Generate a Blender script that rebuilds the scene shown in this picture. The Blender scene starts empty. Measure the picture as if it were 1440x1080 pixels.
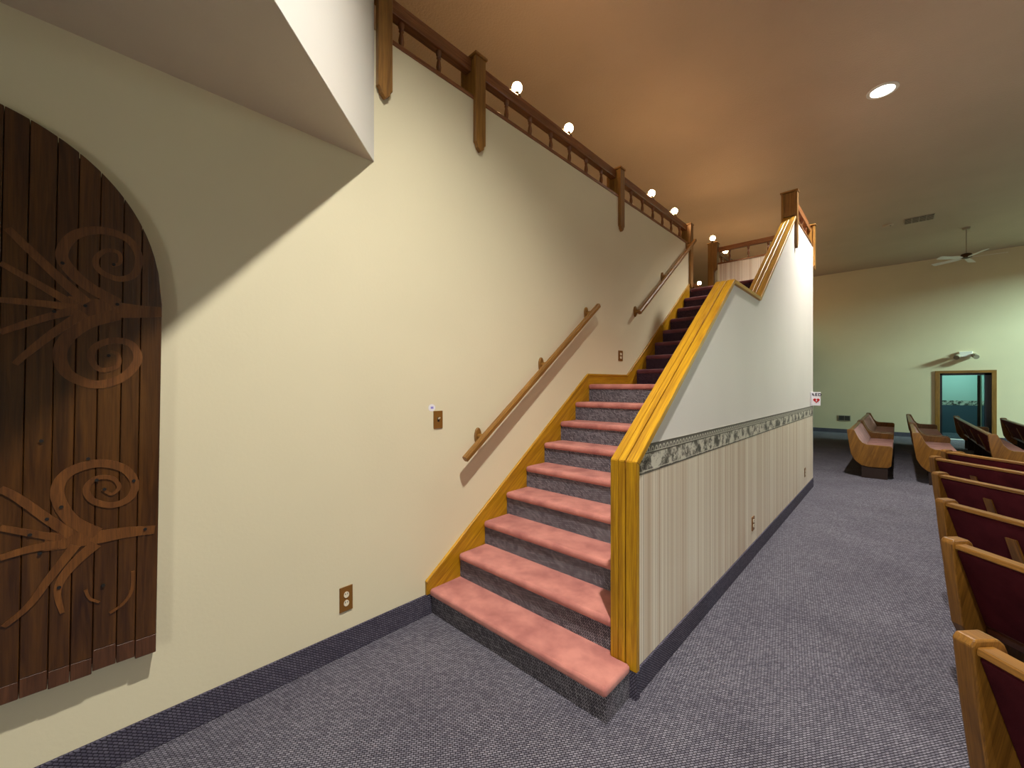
import bpy, bmesh, math, random
from mathutils import Vector, Matrix
random.seed(7)
sc = bpy.context.scene
C = sc.collection
PI = math.pi

# ------------------------------------------------------------------ camera
FPX = 576.0                       # focal length in pixels of the 1440 px frame
TH = math.atan(542 / FPX)         # the stair wall runs this far to the right of the view axis
EYE = 1.60
cam_d = bpy.data.cameras.new('camera'); cam = bpy.data.objects.new('camera', cam_d)
C.objects.link(cam); sc.camera = cam
cam_d.sensor_width = 36; cam_d.lens = FPX / 1440 * 36; cam_d.shift_y = 3 / 1440
cam_d.clip_start = 0.02
cam.location = (0, 0, EYE); cam.rotation_euler = (PI / 2, 0, TH)
FW = Vector((-math.sin(TH), math.cos(TH), 0)); RT = Vector((math.cos(TH), math.sin(TH), 0))

def ray(u, v): return FW + RT * ((u - 720) / FPX) + Vector((0, 0, (543 - v) / FPX))
def onX(u, v, X):
    r = ray(u, v); return Vector((0, 0, EYE)) + r * (X / r.x)

# ------------------------------------------------------------------ world, light, exposure
w = bpy.data.worlds.new('world'); sc.world = w; w.use_nodes = True
w.node_tree.nodes['Background'].inputs[0].default_value = (0.62, 0.80, 0.86, 1)
w.node_tree.nodes['Background'].inputs[1].default_value = 0.2
sc.view_settings.view_transform = 'Standard'; sc.view_settings.look = 'None'
sc.view_settings.gamma = 1; sc.view_settings.use_curve_mapping = False
sc.view_settings.exposure = 0.2
CAN_POWER = 1080; CAN_COL = (1.0, 0.955, 0.87)
BULB_STRENGTH = 110; BULB_COL = (1.0, 0.60, 0.28)
# daylight: sky patches outside the windows of the right wall, shining down through the openings
DAY = [((10.6, 4.5, 4.8), (0, 4.0, 1.0), 90, (0.80, 0.94, 1.0)), ((10.6, 10.5, 4.8), (0, 9.0, 1.0), 120, (0.80, 0.94, 1.0)), ((10.6, 14.6, 5.8), (1.5, 18.0, 2.6), 3500, (0.66, 1.0, 0.90)),
       ((2.2, -5.6, 1.5), (0, 0, 1.2), 190, (1.0, 0.96, 0.88))]
for p, q, e, c in DAY:
    l = bpy.data.lights.new('window_daylight', 'AREA'); l.shape = 'RECTANGLE'; l.size = 2.4; l.size_y = .7 if e > 2000 else 2.0
    l.energy = e; l.color = c
    o = bpy.data.objects.new('window_daylight', l); C.objects.link(o)
    o.location = p; o.rotation_euler = (Vector(q) - Vector(p)).to_track_quat('-Z', 'Y').to_euler()
l = bpy.data.lights.new('vestibule_light', 'AREA'); l.size = 1.4; l.energy = 22; l.color = (0.45, 1.0, 0.92)
o = bpy.data.objects.new('vestibule_light', l); C.objects.link(o); o.location = (1.4, 19.4, 2.55)

# ------------------------------------------------------------------ materials
def srgb(r, g, b):
    f = lambda c: (c / 255 / 12.92) if c / 255 <= .04045 else ((c / 255 + .055) / 1.055) ** 2.4
    return (f(r), f(g), f(b), 1)
class NT:
    def __init__(s, name):
        s.m = bpy.data.materials.new(name); s.m.use_nodes = True; s.t = s.m.node_tree
        s.b = s.t.nodes['Principled BSDF']
    def n(s, typ, **kw):
        x = s.t.nodes.new(typ)
        for k, v in kw.items():
            if k in x.inputs: x.inputs[k].default_value = v
            else: setattr(x, k, v)
        return x
    def l(s, a, b): s.t.links.new(a, b)
    def ramp(s, stops):
        r = s.n('ShaderNodeValToRGB'); e = r.color_ramp.elements
        while len(e) < len(stops): e.new(0.5)
        for i, (p, c) in enumerate(stops): e[i].position = p; e[i].color = c
        return r
    def bump(s, h, strength=.3, dist=.002):
        b = s.n('ShaderNodeBump', Strength=strength, Distance=dist); s.l(h, b.inputs['Height']); s.l(b.outputs[0], s.b.inputs['Normal'])
def plain(name, col, rough=.5, metal=0, spec=.5):
    t = NT(name); t.b.inputs['Base Color'].default_value = col; t.b.inputs['Roughness'].default_value = rough
    t.b.inputs['Metallic'].default_value = metal; t.b.inputs['Specular IOR Level'].default_value = spec
    no = t.n('ShaderNodeTexNoise', Scale=14.0, Detail=3.0)
    tc = t.n('ShaderNodeTexCoord'); t.l(tc.outputs['Object'], no.inputs['Vector'])
    mr = t.n('ShaderNodeMapRange'); mr.inputs['To Min'].default_value = rough - .05; mr.inputs['To Max'].default_value = min(1, rough + .06)
    t.l(no.outputs['Fac'], mr.inputs['Value']); t.l(mr.outputs[0], t.b.inputs['Roughness'])
    return t.m
def paint(name, col, rough=.55, scale=60, bump=.25, dist=.004, var=.04):
    t = NT(name); tc = t.n('ShaderNodeTexCoord')
    a = t.n('ShaderNodeTexNoise', Scale=scale, Detail=3.0); t.l(tc.outputs['Object'], a.inputs['Vector'])
    b = t.n('ShaderNodeTexNoise', Scale=1.3, Detail=4.0); t.l(tc.outputs['Object'], b.inputs['Vector'])
    d = tuple(c * (1 - var) for c in col[:3]) + (1,)
    r = t.ramp([(.35, d), (.7, col)]); t.l(b.outputs['Fac'], r.inputs[0]); t.l(r.outputs[0], t.b.inputs['Base Color'])
    t.b.inputs['Roughness'].default_value = rough; t.b.inputs['Specular IOR Level'].default_value = .35
    t.bump(a.outputs['Fac'], bump, dist); return t.m
def wood(name, dark, light, rough=.35, su=1.6, sv=26, bump=.12, coat=.0):
    t = NT(name); uv = t.n('ShaderNodeUVMap'); mp = t.n('ShaderNodeMapping')
    oi = t.n('ShaderNodeObjectInfo'); ad = t.n('ShaderNodeVectorMath', operation='ADD')
    cx = t.n('ShaderNodeCombineXYZ'); ml = t.n('ShaderNodeMath', operation='MULTIPLY'); ml.inputs[1].default_value = 37.0
    t.l(oi.outputs['Random'], ml.inputs[0]); t.l(ml.outputs[0], cx.inputs[0]); t.l(ml.outputs[0], cx.inputs[1])
    t.l(uv.outputs[0], ad.inputs[0]); t.l(cx.outputs[0], ad.inputs[1]); t.l(ad.outputs[0], mp.inputs['Vector'])
    mp.inputs['Scale'].default_value = (su, sv, 1)
    a = t.n('ShaderNodeTexNoise', Scale=1.0, Detail=5.0, Roughness=.6, Distortion=1.2); t.l(mp.outputs[0], a.inputs['Vector'])
    m2 = t.n('ShaderNodeMapping'); m2.inputs['Scale'].default_value = (su * 5, sv * 9, 1); t.l(ad.outputs[0], m2.inputs['Vector'])
    f = t.n('ShaderNodeTexNoise', Scale=1.0, Detail=2.0); t.l(m2.outputs[0], f.inputs['Vector'])
    r = t.ramp([(.28, dark), (.5, tuple((x + y) / 2 for x, y in zip(dark, light))), (.72, light)]); t.l(a.outputs['Fac'], r.inputs[0])
    mx = t.n('ShaderNodeMix', data_type='RGBA', blend_type='MULTIPLY'); mx.inputs[0].default_value = .45
    r2 = t.ramp([(.35, (.45, .40, .35, 1)), (.55, (1, 1, 1, 1))]); t.l(f.outputs['Fac'], r2.inputs[0])
    t.l(r.outputs[0], mx.inputs[6]); t.l(r2.outputs[0], mx.inputs[7]); t.l(mx.outputs[2], t.b.inputs['Base Color'])
    t.b.inputs['Roughness'].default_value = rough; t.b.inputs['Coat Weight'].default_value = coat
    t.bump(f.outputs['Fac'], bump, .001); return t.m
def weave(name, c1, c2, gap, w=.020, h=.010, bump=.6):
    t = NT(name); uv = t.n('ShaderNodeUVMap'); no = t.n('ShaderNodeTexNoise', Scale=55.0, Detail=2.0)
    t.l(uv.outputs[0], no.inputs['Vector'])
    sb = t.n('ShaderNodeVectorMath', operation='SUBTRACT'); sb.inputs[1].default_value = (.5, .5, .5); t.l(no.outputs['Color'], sb.inputs[0])
    scl = t.n('ShaderNodeVectorMath', operation='SCALE'); scl.inputs['Scale'].default_value = .004; t.l(sb.outputs[0], scl.inputs[0])
    ad = t.n('ShaderNodeVectorMath', operation='ADD'); t.l(uv.outputs[0], ad.inputs[0]); t.l(scl.outputs[0], ad.inputs[1])
    mp = t.n('ShaderNodeMapping'); mp.inputs['Rotation'].default_value = (0, 0, .62); t.l(ad.outputs[0], mp.inputs['Vector'])
    br = t.n('ShaderNodeTexBrick'); br.offset = .5; br.squash = 1
    for k, v in (('Color1', c1), ('Color2', c2), ('Mortar', gap), ('Scale', 1.0), ('Mortar Size', .0022), ('Mortar Smooth', .6), ('Brick Width', w), ('Row Height', h), ('Bias', 0.0)):
        br.inputs[k].default_value = v
    t.l(mp.outputs[0], br.inputs['Vector'])
    b = t.n('ShaderNodeTexNoise', Scale=2.2, Detail=5.0); t.l(uv.outputs[0], b.inputs['Vector'])
    r2 = t.ramp([(.3, (.80, .79, .82, 1)), (.7, (1, 1, 1, 1))]); t.l(b.outputs['Fac'], r2.inputs[0])
    mx = t.n('ShaderNodeMix', data_type='RGBA', blend_type='MULTIPLY'); mx.inputs[0].default_value = 1
    t.l(br.outputs['Color'], mx.inputs[6]); t.l(r2.outputs[0], mx.inputs[7]); t.l(mx.outputs[2], t.b.inputs['Base Color'])
    iv = t.n('ShaderNodeMath', operation='SUBTRACT'); iv.inputs[0].default_value = 1; t.l(br.outputs['Fac'], iv.inputs[1])
    t.b.inputs['Roughness'].default_value = .95; t.b.inputs['Specular IOR Level'].default_value = .1
    t.bump(iv.outputs[0], bump, .004); return t.m
def pile(name, c1, c2, bump=.5, sheen=.2):
    t = NT(name); uv = t.n('ShaderNodeTexCoord')
    a = t.n('ShaderNodeTexNoise', Scale=420.0, Detail=2.0); t.l(uv.outputs['Object'], a.inputs['Vector'])
    b = t.n('ShaderNodeTexNoise', Scale=7.0, Detail=4.0); t.l(uv.outputs['Object'], b.inputs['Vector'])
    mixf = t.n('ShaderNodeMath', operation='MULTIPLY_ADD'); mixf.inputs[1].default_value = .35
    t.l(a.outputs['Fac'], mixf.inputs[0]); t.l(b.outputs['Fac'], mixf.inputs[2])
    r = t.ramp([(.45, c1), (.85, c2)]); t.l(mixf.outputs[0], r.inputs[0]); t.l(r.outputs[0], t.b.inputs['Base Color'])
    t.b.inputs['Roughness'].default_value = .95; t.b.inputs['Specular IOR Level'].default_value = .1
    t.b.inputs['Sheen Weight'].default_value = sheen; t.b.inputs['Sheen Roughness'].default_value = .5
    t.bump(a.outputs['Fac'], bump, .004); return t.m
def emit(name, col, strength):
    t = NT(name); t.b.inputs['Base Color'].default_value = (*col, 1); t.b.inputs['Emission Color'].default_value = (*col, 1)
    t.b.inputs['Emission Strength'].default_value = strength; return t.m
def stripes(name):
    # woven-look wallpaper: fine vertical lines in cream, beige and grey-brown
    t = NT(name); uv = t.n('ShaderNodeUVMap'); sp = t.n('ShaderNodeSeparateXYZ'); t.l(uv.outputs[0], sp.inputs[0])
    def lines(scale, seed):
        c = t.n('ShaderNodeCombineXYZ'); c.inputs[1].default_value = seed; t.l(sp.outputs[1], c.inputs[0])
        n = t.n('ShaderNodeTexNoise', Scale=scale, Detail=2.0, Roughness=.6); t.l(c.outputs[0], n.inputs['Vector']); return n
    a = lines(120, 3.1); b = lines(18, 8.7); g = lines(190, 1.2)
    r = t.ramp([(.34, srgb(196, 178, 154)), (.46, srgb(222, 208, 188)), (.58, srgb(240, 232, 214)), (.68, srgb(220, 204, 182))]); t.l(a.outputs['Fac'], r.inputs[0])
    r2 = t.ramp([(.35, srgb(222, 206, 192)), (.6, (1, 1, 1, 1))]); t.l(b.outputs['Fac'], r2.inputs[0])
    r3 = t.ramp([(.36, srgb(150, 128, 108)), (.40, srgb(176, 156, 136)), (.46, (1, 1, 1, 1))]); t.l(g.outputs['Fac'], r3.inputs[0])
    m1 = t.n('ShaderNodeMix', data_type='RGBA', blend_type='MULTIPLY'); m1.inputs[0].default_value = .8
    t.l(r.outputs[0], m1.inputs[6]); t.l(r2.outputs[0], m1.inputs[7])
    m2 = t.n('ShaderNodeMix', data_type='RGBA', blend_type='MULTIPLY'); m2.inputs[0].default_value = .8
    t.l(m1.outputs[2], m2.inputs[6]); t.l(r3.outputs[0], m2.inputs[7])
    t.l(m2.outputs[2], t.b.inputs['Base Color']); t.b.inputs['Roughness'].default_value = .6
    t.bump(a.outputs['Fac'], .1, .001); return t.m
def toile(name):
    # printed border: grey-green ground with dark clumps of figures and trees
    t = NT(name); uv = t.n('ShaderNodeUVMap'); mp = t.n('ShaderNodeMapping'); mp.inputs['Scale'].default_value = (1, 1, 1)
    t.l(uv.outputs[0], mp.inputs['Vector'])
    a = t.n('ShaderNodeTexNoise', Scale=30.0, Detail=6.0, Roughness=.72, Distortion=1.0); t.l(mp.outputs[0], a.inputs['Vector'])
    v = t.n('ShaderNodeTexNoise', Scale=9.0, Detail=1.0); t.l(mp.outputs[0], v.inputs['Vector'])
    ad = t.n('ShaderNodeMath', operation='MULTIPLY_ADD'); ad.inputs[1].default_value = .9; t.l(v.outputs['Fac'], ad.inputs[0]); t.l(a.outputs['Fac'], ad.inputs[2])
    r = t.ramp([(.80, srgb(66, 60, 54)), (.90, srgb(118, 110, 100)), (.97, srgb(176, 170, 156)), (1.0, srgb(204, 198, 182))]); t.l(ad.outputs[0], r.inputs[0])
    t.l(r.outputs[0], t.b.inputs['Base Color']); t.b.inputs['Roughness'].default_value = .6
    return t.m

M = {
 'cream': paint('cream_wall_paint', srgb(229, 220, 188), .42, 55, .16, .003),
 'pale': paint('pale_half_wall_paint', srgb(232, 226, 220), .5, 55, .16, .003),
 'white_wall': paint('white_wall_paint', srgb(226, 224, 218), .5, 55, .16, .003),
 'far': paint('far_wall_paint', srgb(224, 213, 180), .6, 55, .2, .003),
 'ceil': paint('textured_ceiling_paint', srgb(196, 178, 156), .8, 38, .5, .012, .06),
 'soffit': paint('soffit_paint', srgb(214, 205, 185), .8, 45, .35, .006),
 'carpet': weave('woven_grey_carpet', srgb(142, 139, 149), srgb(108, 105, 116), srgb(44, 42, 50), .021, .0105, .9),
 'bcarpet': weave('woven_carpet_base', srgb(112, 108, 122), srgb(90, 86, 102), srgb(48, 44, 54), .020, .011),
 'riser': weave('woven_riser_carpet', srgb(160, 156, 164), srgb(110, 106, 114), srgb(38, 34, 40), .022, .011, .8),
 'riser_shaded': weave('shaded_riser_carpet', srgb(98, 76, 90), srgb(76, 58, 72), srgb(40, 28, 38), .024, .012, .9),  # upper flight risers: same carpet, its dim light put into the colour
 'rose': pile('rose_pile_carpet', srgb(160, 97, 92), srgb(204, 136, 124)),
 'rose_shaded': pile('shaded_rose_pile_carpet', srgb(92, 52, 62), srgb(122, 74, 82)),  # upper flight treads: rose carpet darkened, shade put into the colour
 'oak': wood('golden_oak', srgb(146, 96, 8), srgb(210, 160, 22), .38, 1.4, 30),
 'oakd': wood('stained_oak', srgb(112, 74, 26), srgb(162, 116, 50), .4, 1.6, 30),
 'rail': wood('dark_oak_rail', srgb(102, 60, 34), srgb(150, 98, 60), .24, 1.8, 34),
 'pew': wood('pew_oak', srgb(100, 64, 20), srgb(148, 102, 38), .34, 1.5, 24),
 'pewd': wood('pew_dark_oak', srgb(70, 32, 16), srgb(104, 54, 28), .34, 1.5, 24),
 'plank': wood('varnished_old_plank', srgb(46, 23, 8), srgb(96, 60, 23), .30, 1.2, 18, .5, .15),
 'plankworn': wood('worn_plank_foot', srgb(60, 33, 17), srgb(100, 62, 38), .5, 2, 20, .5),
 'ghost': wood('bare_wood_scroll', srgb(80, 45, 16), srgb(126, 79, 34), .42, 2.2, 20, .5),
 'burg': pile('burgundy_upholstery', srgb(64, 20, 28), srgb(88, 32, 40), .25, 0),
 'mauve': pile('mauve_cushion', srgb(150, 106, 104), srgb(186, 142, 136), .25),
 'stripe': stripes('striped_wallpaper'), 'toile': toile('printed_border'),
 'bordl': plain('border_line', srgb(84, 76, 68), .6), 'bordt': plain('border_light', srgb(196, 190, 174), .6), 'bordg': plain('border_ground', srgb(104, 98, 90), .6),
 'brass': plain('brown_cover_plate', srgb(126, 84, 30), .35), 'ivory': plain('ivory_plastic', srgb(236, 226, 200), .35),
 'white': plain('white_enamel', srgb(232, 230, 222), .4), 'black': plain('black_slot', srgb(20, 16, 14), .6),
 'bark': plain('dark_base', srgb(40, 22, 14), .7), 'vent': plain('vent_grey', srgb(160, 150, 130), .5),
 'ventd': plain('vent_dark', srgb(60, 54, 48), .8), 'bronze': plain('bronze_metal', srgb(74, 52, 28), .4, .6),
 'paper': plain('white_paper', srgb(238, 236, 240), .6), 'lav': plain('lavender_print', srgb(150, 140, 215), .6),
 'red': plain('sign_red', srgb(190, 24, 32), .5), 'navy': plain('sign_navy', srgb(28, 26, 60), .5),
 'frame': plain('dark_door_frame', srgb(22, 24, 34), .4), 'teal': paint('vestibule_paint', srgb(196, 214, 204), .7),
 'wains': paint('vestibule_wainscot', srgb(70, 84, 98), .7), 'glassw': emit('window_daylight_pane', (.80, .95, 1.0), 1.2),
 'lens': emit('can_lamp_lens', (1, .96, .88), 14), 'bulb': emit('warm_bulb', BULB_COL, BULB_STRENGTH),
 'fluo': emit('fluorescent_lens', (.5, 1, .93), 1.6), 'grey': plain('emergency_light_body', srgb(150, 140, 120), .5),
 'wt': plain('window_trim', srgb(150, 100, 50), .5),
}

# ------------------------------------------------------------------ mesh helpers
def box(bm, x0, x1, y0, y1, z0, z1, bev=0, seg=2):
    r = bmesh.ops.create_cube(bm, size=1)
    bmesh.ops.transform(bm, verts=r['verts'], matrix=Matrix.Translation(((x0 + x1) / 2, (y0 + y1) / 2, (z0 + z1) / 2)) @ Matrix.Diagonal((x1 - x0, y1 - y0, z1 - z0, 1)))
    if bev:
        es = list({e for v in r['verts'] for e in v.link_edges})
        bmesh.ops.bevel(bm, geom=es, offset=bev, segments=seg, profile=.5, affect='EDGES', clamp_overlap=True)
    return bm
def prism(bm, pts, axis, a, b, bev=0, seg=2):
    """pts: 2-D outline; axis 'x' -> (y,z), 'y' -> (x,z), 'z' -> (x,y); extruded from a to b"""
    mk = {'x': lambda p, t: (t, p[0], p[1]), 'y': lambda p, t: (p[0], t, p[1]), 'z': lambda p, t: (p[0], p[1], t)}[axis]
    lo = [bm.verts.new(mk(p, a)) for p in pts]; hi = [bm.verts.new(mk(p, b)) for p in pts]
    fs = [bm.faces.new(lo), bm.faces.new(hi)]
    n = len(pts)
    for i in range(n): fs.append(bm.faces.new((lo[i], lo[(i + 1) % n], hi[(i + 1) % n], hi[i])))
    bmesh.ops.recalc_face_normals(bm, faces=fs)
    if bev:
        es = [e for e in {e for f in fs for e in f.edges} if e.calc_face_angle(0) > .5]
        bmesh.ops.bevel(bm, geom=es, offset=bev, segments=seg, profile=.5, affect='EDGES', clamp_overlap=True)
    return bm
def lathe(bm, prof, cx, cy, n=12):
    rings = [[bm.verts.new((cx + r * math.cos(2 * PI * i / n), cy + r * math.sin(2 * PI * i / n), z)) for i in range(n)] for r, z in prof]
    for a, b in zip(rings, rings[1:]):
        for i in range(n): bm.faces.new((a[i], a[(i + 1) % n], b[(i + 1) % n], b[i]))
    bm.faces.new(list(reversed(rings[0]))); bm.faces.new(rings[-1])
    bmesh.ops.recalc_face_normals(bm, faces=bm.faces); return bm
def tube(bm, p, q, r, n=10):
    p, q = Vector(p), Vector(q); d = q - p
    m = Matrix.Translation((p + q) / 2) @ d.to_track_quat('Z', 'Y').to_matrix().to_4x4()
    bmesh.ops.create_cone(bm, cap_ends=True, segments=n, radius1=r, radius2=r, depth=d.length, matrix=m); return bm
def uvmap(bm, grain):
    g = Vector(grain).normalized(); L = bm.loops.layers.uv.new('UVMap')
    for f in bm.faces:
        n = f.normal
        gg = g if abs(n.dot(g)) < .9 else (Vector((0, 0, 1)) if abs(n.z) < .7 else Vector((1, 0, 0)))
        v = n.cross(gg)
        if v.length < 1e-5: v = Vector((1, 0, 0))
        v.normalize(); u = v.cross(n)
        for lp in f.loops: lp[L].uv = (lp.vert.co.dot(u), lp.vert.co.dot(v))
BM = lambda: bmesh.new()
def obj(name, bm, mat, parent=None, grain=(0, 1, 0), smooth=False, local=False):
    bm.normal_update(); uvmap(bm, grain)
    me = bpy.data.meshes.new(name)
    if parent is not None and not local:
        off = parent.location
        if parent.parent is not None: off = off + parent.parent.location
        for v in bm.verts: v.co -= off
    bm.to_mesh(me); bm.free()
    if smooth:
        for p in me.polygons: p.use_smooth = True
        try: me.set_sharp_from_angle(angle=math.radians(40))
        except Exception: pass
    me.materials.append(M[mat] if isinstance(mat, str) else mat)
    o = bpy.data.objects.new(name, me); C.objects.link(o)
    if parent is not None: o.parent = parent
    return o
def tag(o, label, cat=None, group=None, kind=None):
    o['label'] = label
    if cat: o['category'] = cat
    if group: o['group'] = group
    if kind: o['kind'] = kind
    return o
def thing(name, label, cat, loc, group=None, kind=None, rotz=0):
    o = bpy.data.objects.new(name, None); C.objects.link(o); o.location = loc; o.rotation_euler = (0, 0, rotz); o.empty_display_size = .1
    return tag(o, label, cat, group, kind)
def struct(name, bm, mat, label, cat, grain=(0, 1, 0), parent=None):
    o = obj(name, bm, mat, parent, grain)
    return tag(o, label, cat, kind='structure')

# ------------------------------------------------------------------ dimensions
XW = -2.40            # face of the tall stair wall
XH = -0.985           # outer face of the half wall beside the stairs
XI = -1.105           # its inner face
CEIL = 5.50; YF = 18.0; XR = 8.0; YB = -4.0; XL = -6.5
SOF = 3.01; PAR = 3.845; PLAT = 3.136
DY0 = 1.283; DD = (0.742, -0.79)                       # diagonal wall starts at the stair wall and runs towards the room
T = (DY0 - YB) / 0.79; DX1 = XW + .742 * T

# ------------------------------------------------------------------ the setting
b = BM(); box(b, XL, XR, YB, YF + 3, -.1, 0); struct('floor', b, 'carpet', 'grey woven loop carpet covering the whole hall floor', 'floor')
b = BM(); box(b, XL, XR, YB, YF, CEIL, CEIL + .1); struct('ceiling', b, 'ceil', 'high textured tan ceiling over the hall', 'ceiling')
b = BM(); box(b, XW - .13, XW, YB, DY0 + .0, 0, SOF); box(b, XW - .13, XW, DY0, 6.66, 0, PAR)
struct('wall_left', b, 'cream', 'tall cream painted wall along the left of the stairs', 'wall')
b = BM(); box(b, XW - .13, XW, 8.12, YF, SOF, PAR); struct('wall_gallery', b, 'cream', 'cream parapet wall of the gallery beyond the stair top', 'wall')
b = BM(); box(b, XL - .1, XL, YB, YF, 0, CEIL); struct('wall_outer', b, 'cream', 'cream outer wall behind the gallery', 'wall')
b = BM(); box(b, XL, 1.2, YB - .1, YB, 0, CEIL); box(b, 3.2, XR, YB - .1, YB, 0, CEIL); box(b, 1.2, 3.2, YB - .1, YB, 2.2, CEIL); struct('wall_back', b, 'cream', 'cream wall behind the viewer', 'wall')
dw = thing('door_3', 'open glazed entrance in the wall behind the viewer', 'door', (2.2, YB, 0), kind='structure')
for x0, x1, z0, z1 in ((1.2, 1.28, 0, 2.2), (3.12, 3.2, 0, 2.2), (1.28, 3.12, 2.12, 2.2), (2.17, 2.23, 0, 2.12)):
    b = BM(); box(b, x0, x1, YB - .08, YB - .01, z0, z1); obj('door_frame', b, 'wt', dw, (0, 0, 1))
# diagonal wall above the soffit, full height
nx, ny = .79, .742; k = 1 / math.hypot(nx, ny); nx *= k; ny *= k
b = BM(); prism(b, [(XW, DY0), (DX1, YB), (DX1 - .12 * nx, YB - .12 * ny), (XW - .12 * nx, DY0 - .12 * ny)], 'z', SOF + .003, CEIL)
struct('wall_diagonal', b, 'white_wall', 'pale diagonal wall rising above the soffit at upper left', 'wall')
b = BM(); prism(b, [(XW - .0015, DY0 - .0015), (DX1 - .003, YB), (XL, YB), (XL, YF), (XW - .0015, YF)], 'z', SOF + .0, SOF + .11)
struct('ceiling_soffit', b, 'soffit', 'low flat soffit under the gallery, over the arched door', 'ceiling')

# far wall with the doorway
DX0, DXE, DH = .94, 1.97, 1.985
b = BM(); box(b, XL, DX0, YF, YF + .14, 0, CEIL); box(b, DXE, XR, YF, YF + .14, 0, CEIL); box(b, DX0, DXE, YF, YF + .14, DH, CEIL)
struct('wall_far', b, 'far', 'cream far end wall with the doorway', 'wall')
b = BM(); box(b, XL, DX0 - .1, YF - .014, YF, 0, .132); struct('baseboard_far', b, 'bcarpet', 'dark carpet base along the far wall left of the doorway', 'baseboard', (1, 0, 0))
b = BM(); box(b, DXE + .1, XR, YF - .014, YF, 0, .132); struct('baseboard_far_right', b, 'bcarpet', 'dark carpet base along the far wall right of the doorway', 'baseboard', (1, 0, 0))
b = BM(); box(b, XW, XW + .012, YB, 1.715, 0, .146, .003, 1); struct('baseboard_left', b, 'bcarpet', 'dark woven carpet base along the left wall', 'baseboard')
b = BM(); box(b, XH, XH + .012, 1.982, 8.05, 0, .14, .003, 1); box(b, XI + .002, -.962, 1.947, 1.981, 0, .139); struct('baseboard_stair', b, 'bcarpet', 'dark woven carpet base along the half wall', 'baseboard')

# doorway and vestibule behind it
d1 = thing('door_1', 'oak cased doorway in the far wall with dark inner frame', 'door', (1.455, YF, 0), kind='structure')
for x0, x1 in ((DX0 - .105, DX0), (DXE, DXE + .095)):
    b = BM(); box(b, x0, x1, YF - .025, YF, 0, DH, .004, 1); obj('casing', b, 'oakd', d1, (0, 0, 1))
b = BM(); box(b, DX0 - .105, DXE + .095, YF - .027, YF, DH, DH + .08, .004, 1); obj('casing', b, 'oakd', d1, (1, 0, 0))
for x0, x1 in ((DX0, DX0 + .05), (DXE - .13, DXE)):
    b = BM(); box(b, x0, x1, YF + .01, YF + .13, 0, DH); obj('jamb', b, 'frame', d1, (0, 0, 1))
b = BM(); box(b, DX0, DXE, YF + .01, YF + .13, DH - .06, DH); obj('jamb', b, 'frame', d1, (1, 0, 0))
b = BM(); box(b, DX0, DXE, YF, YF + .14, 0, .012); obj('threshold', b, 'white', d1, (1, 0, 0))
d2 = thing('door_2', 'narrow dark door leaf standing open inside the far doorway', 'door', (1.83, YF + .95, 0), kind='structure')
b = BM(); box(b, 1.77, 1.83, YF + .75, YF + .80, 0, 1.93); obj('stile', b, 'bark', d2, (0, 0, 1))
b = BM(); box(b, 1.83, 1.86, YF + .78, YF + 1.3, 0, 1.93); obj('leaf', b, 'teal', d2, (0, 0, 1))
b = BM(); box(b, 1.775, 1.795, YF + .70, YF + .75, 1.0, 1.06, .004, 1); obj('handle', b, 'bronze', d2)
YV = YF + 2.6
b = BM(); box(b, -1, 3.2, YV, YV + .1, 0, 2.7); box(b, -1.1, -1, YF + .14, YV, 0, 2.7); box(b, 3.2, 3.3, YF + .14, YV, 0, 2.7); box(b, -1, 3.2, YF + .14, YV, 2.7, 2.8)
struct('wall_vestibule', b, 'teal', 'pale wall of the small room seen through the far doorway', 'wall')
b = BM(); box(b, -1, 3.2, YV - .012, YV, 0, .96); tag(obj('wainscot', b, 'wains'), 'dark blue lower wall of the room beyond the doorway', 'wainscot', kind='structure')
b = BM(); box(b, -1, 3.2, YV - .02, YV - .012, .95, 1.11); tag(obj('trim_border', b, 'toile', None, (1, 0, 0)), 'patterned border strip on the wall beyond the doorway', 'border', kind='structure')
fl = thing('ceiling_light_panel', 'greenish fluorescent panel on the ceiling of the room beyond the doorway', 'ceiling light', (1.4, YF + 1.4, 2.7))
b = BM(); box(b, .75, 2.05, YF + 1.1, YF + 1.7, 2.66, 2.7); obj('housing', b, 'white', fl)
b = BM(); box(b, .80, 2.0, YF + 1.15, YF + 1.65, 2.65, 2.66); obj('lens', b, 'fluo', fl)

# right wall with three windows (outside the frame, the hall's daylight comes from there)
WIN = [(3.2, 5.8), (9.2, 11.8), (15.4, 17.6)]
b = BM(); ys = [YB] + [v for p in WIN for v in p] + [YF]
for i in range(0, len(ys), 2): box(b, XR, XR + .15, ys[i], ys[i + 1], 0, CEIL)
WT = [4.6, 4.6, 5.3]
for (y0, y1), zt in zip(WIN, WT): box(b, XR, XR + .15, y0, y1, 0, 1.1); box(b, XR, XR + .15, y0, y1, zt, CEIL)
struct('wall_right', b, 'cream', 'cream wall with windows on the right of the hall', 'wall')
for i, (y0, y1) in enumerate(WIN):
    wn = thing('window_%d' % (i + 1), ['oak framed window nearest the viewer on the right wall', 'oak framed window in the middle of the right wall', 'oak framed window next to the far wall'][i], 'window', (XR + .1, (y0 + y1) / 2, 1.1), kind='structure')
    zt = WT[i]
    for s in ((y0, y0 + .06, 1.16, zt - .06), (y1 - .06, y1, 1.16, zt - .06), (y0, y1, 1.1, 1.16), (y0, y1, zt - .06, zt), ((y0 + y1) / 2 - .03, (y0 + y1) / 2 + .03, 1.16, zt - .06)):
        b = BM(); box(b, XR + .04, XR + .10, *s); obj('window_frame', b, 'wt', wn)
    b = BM(); box(b, XR - .06, XR + .02, y0 - .06, y1 + .06, 1.07, 1.1); obj('window_sill', b, 'wt', wn)

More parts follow.
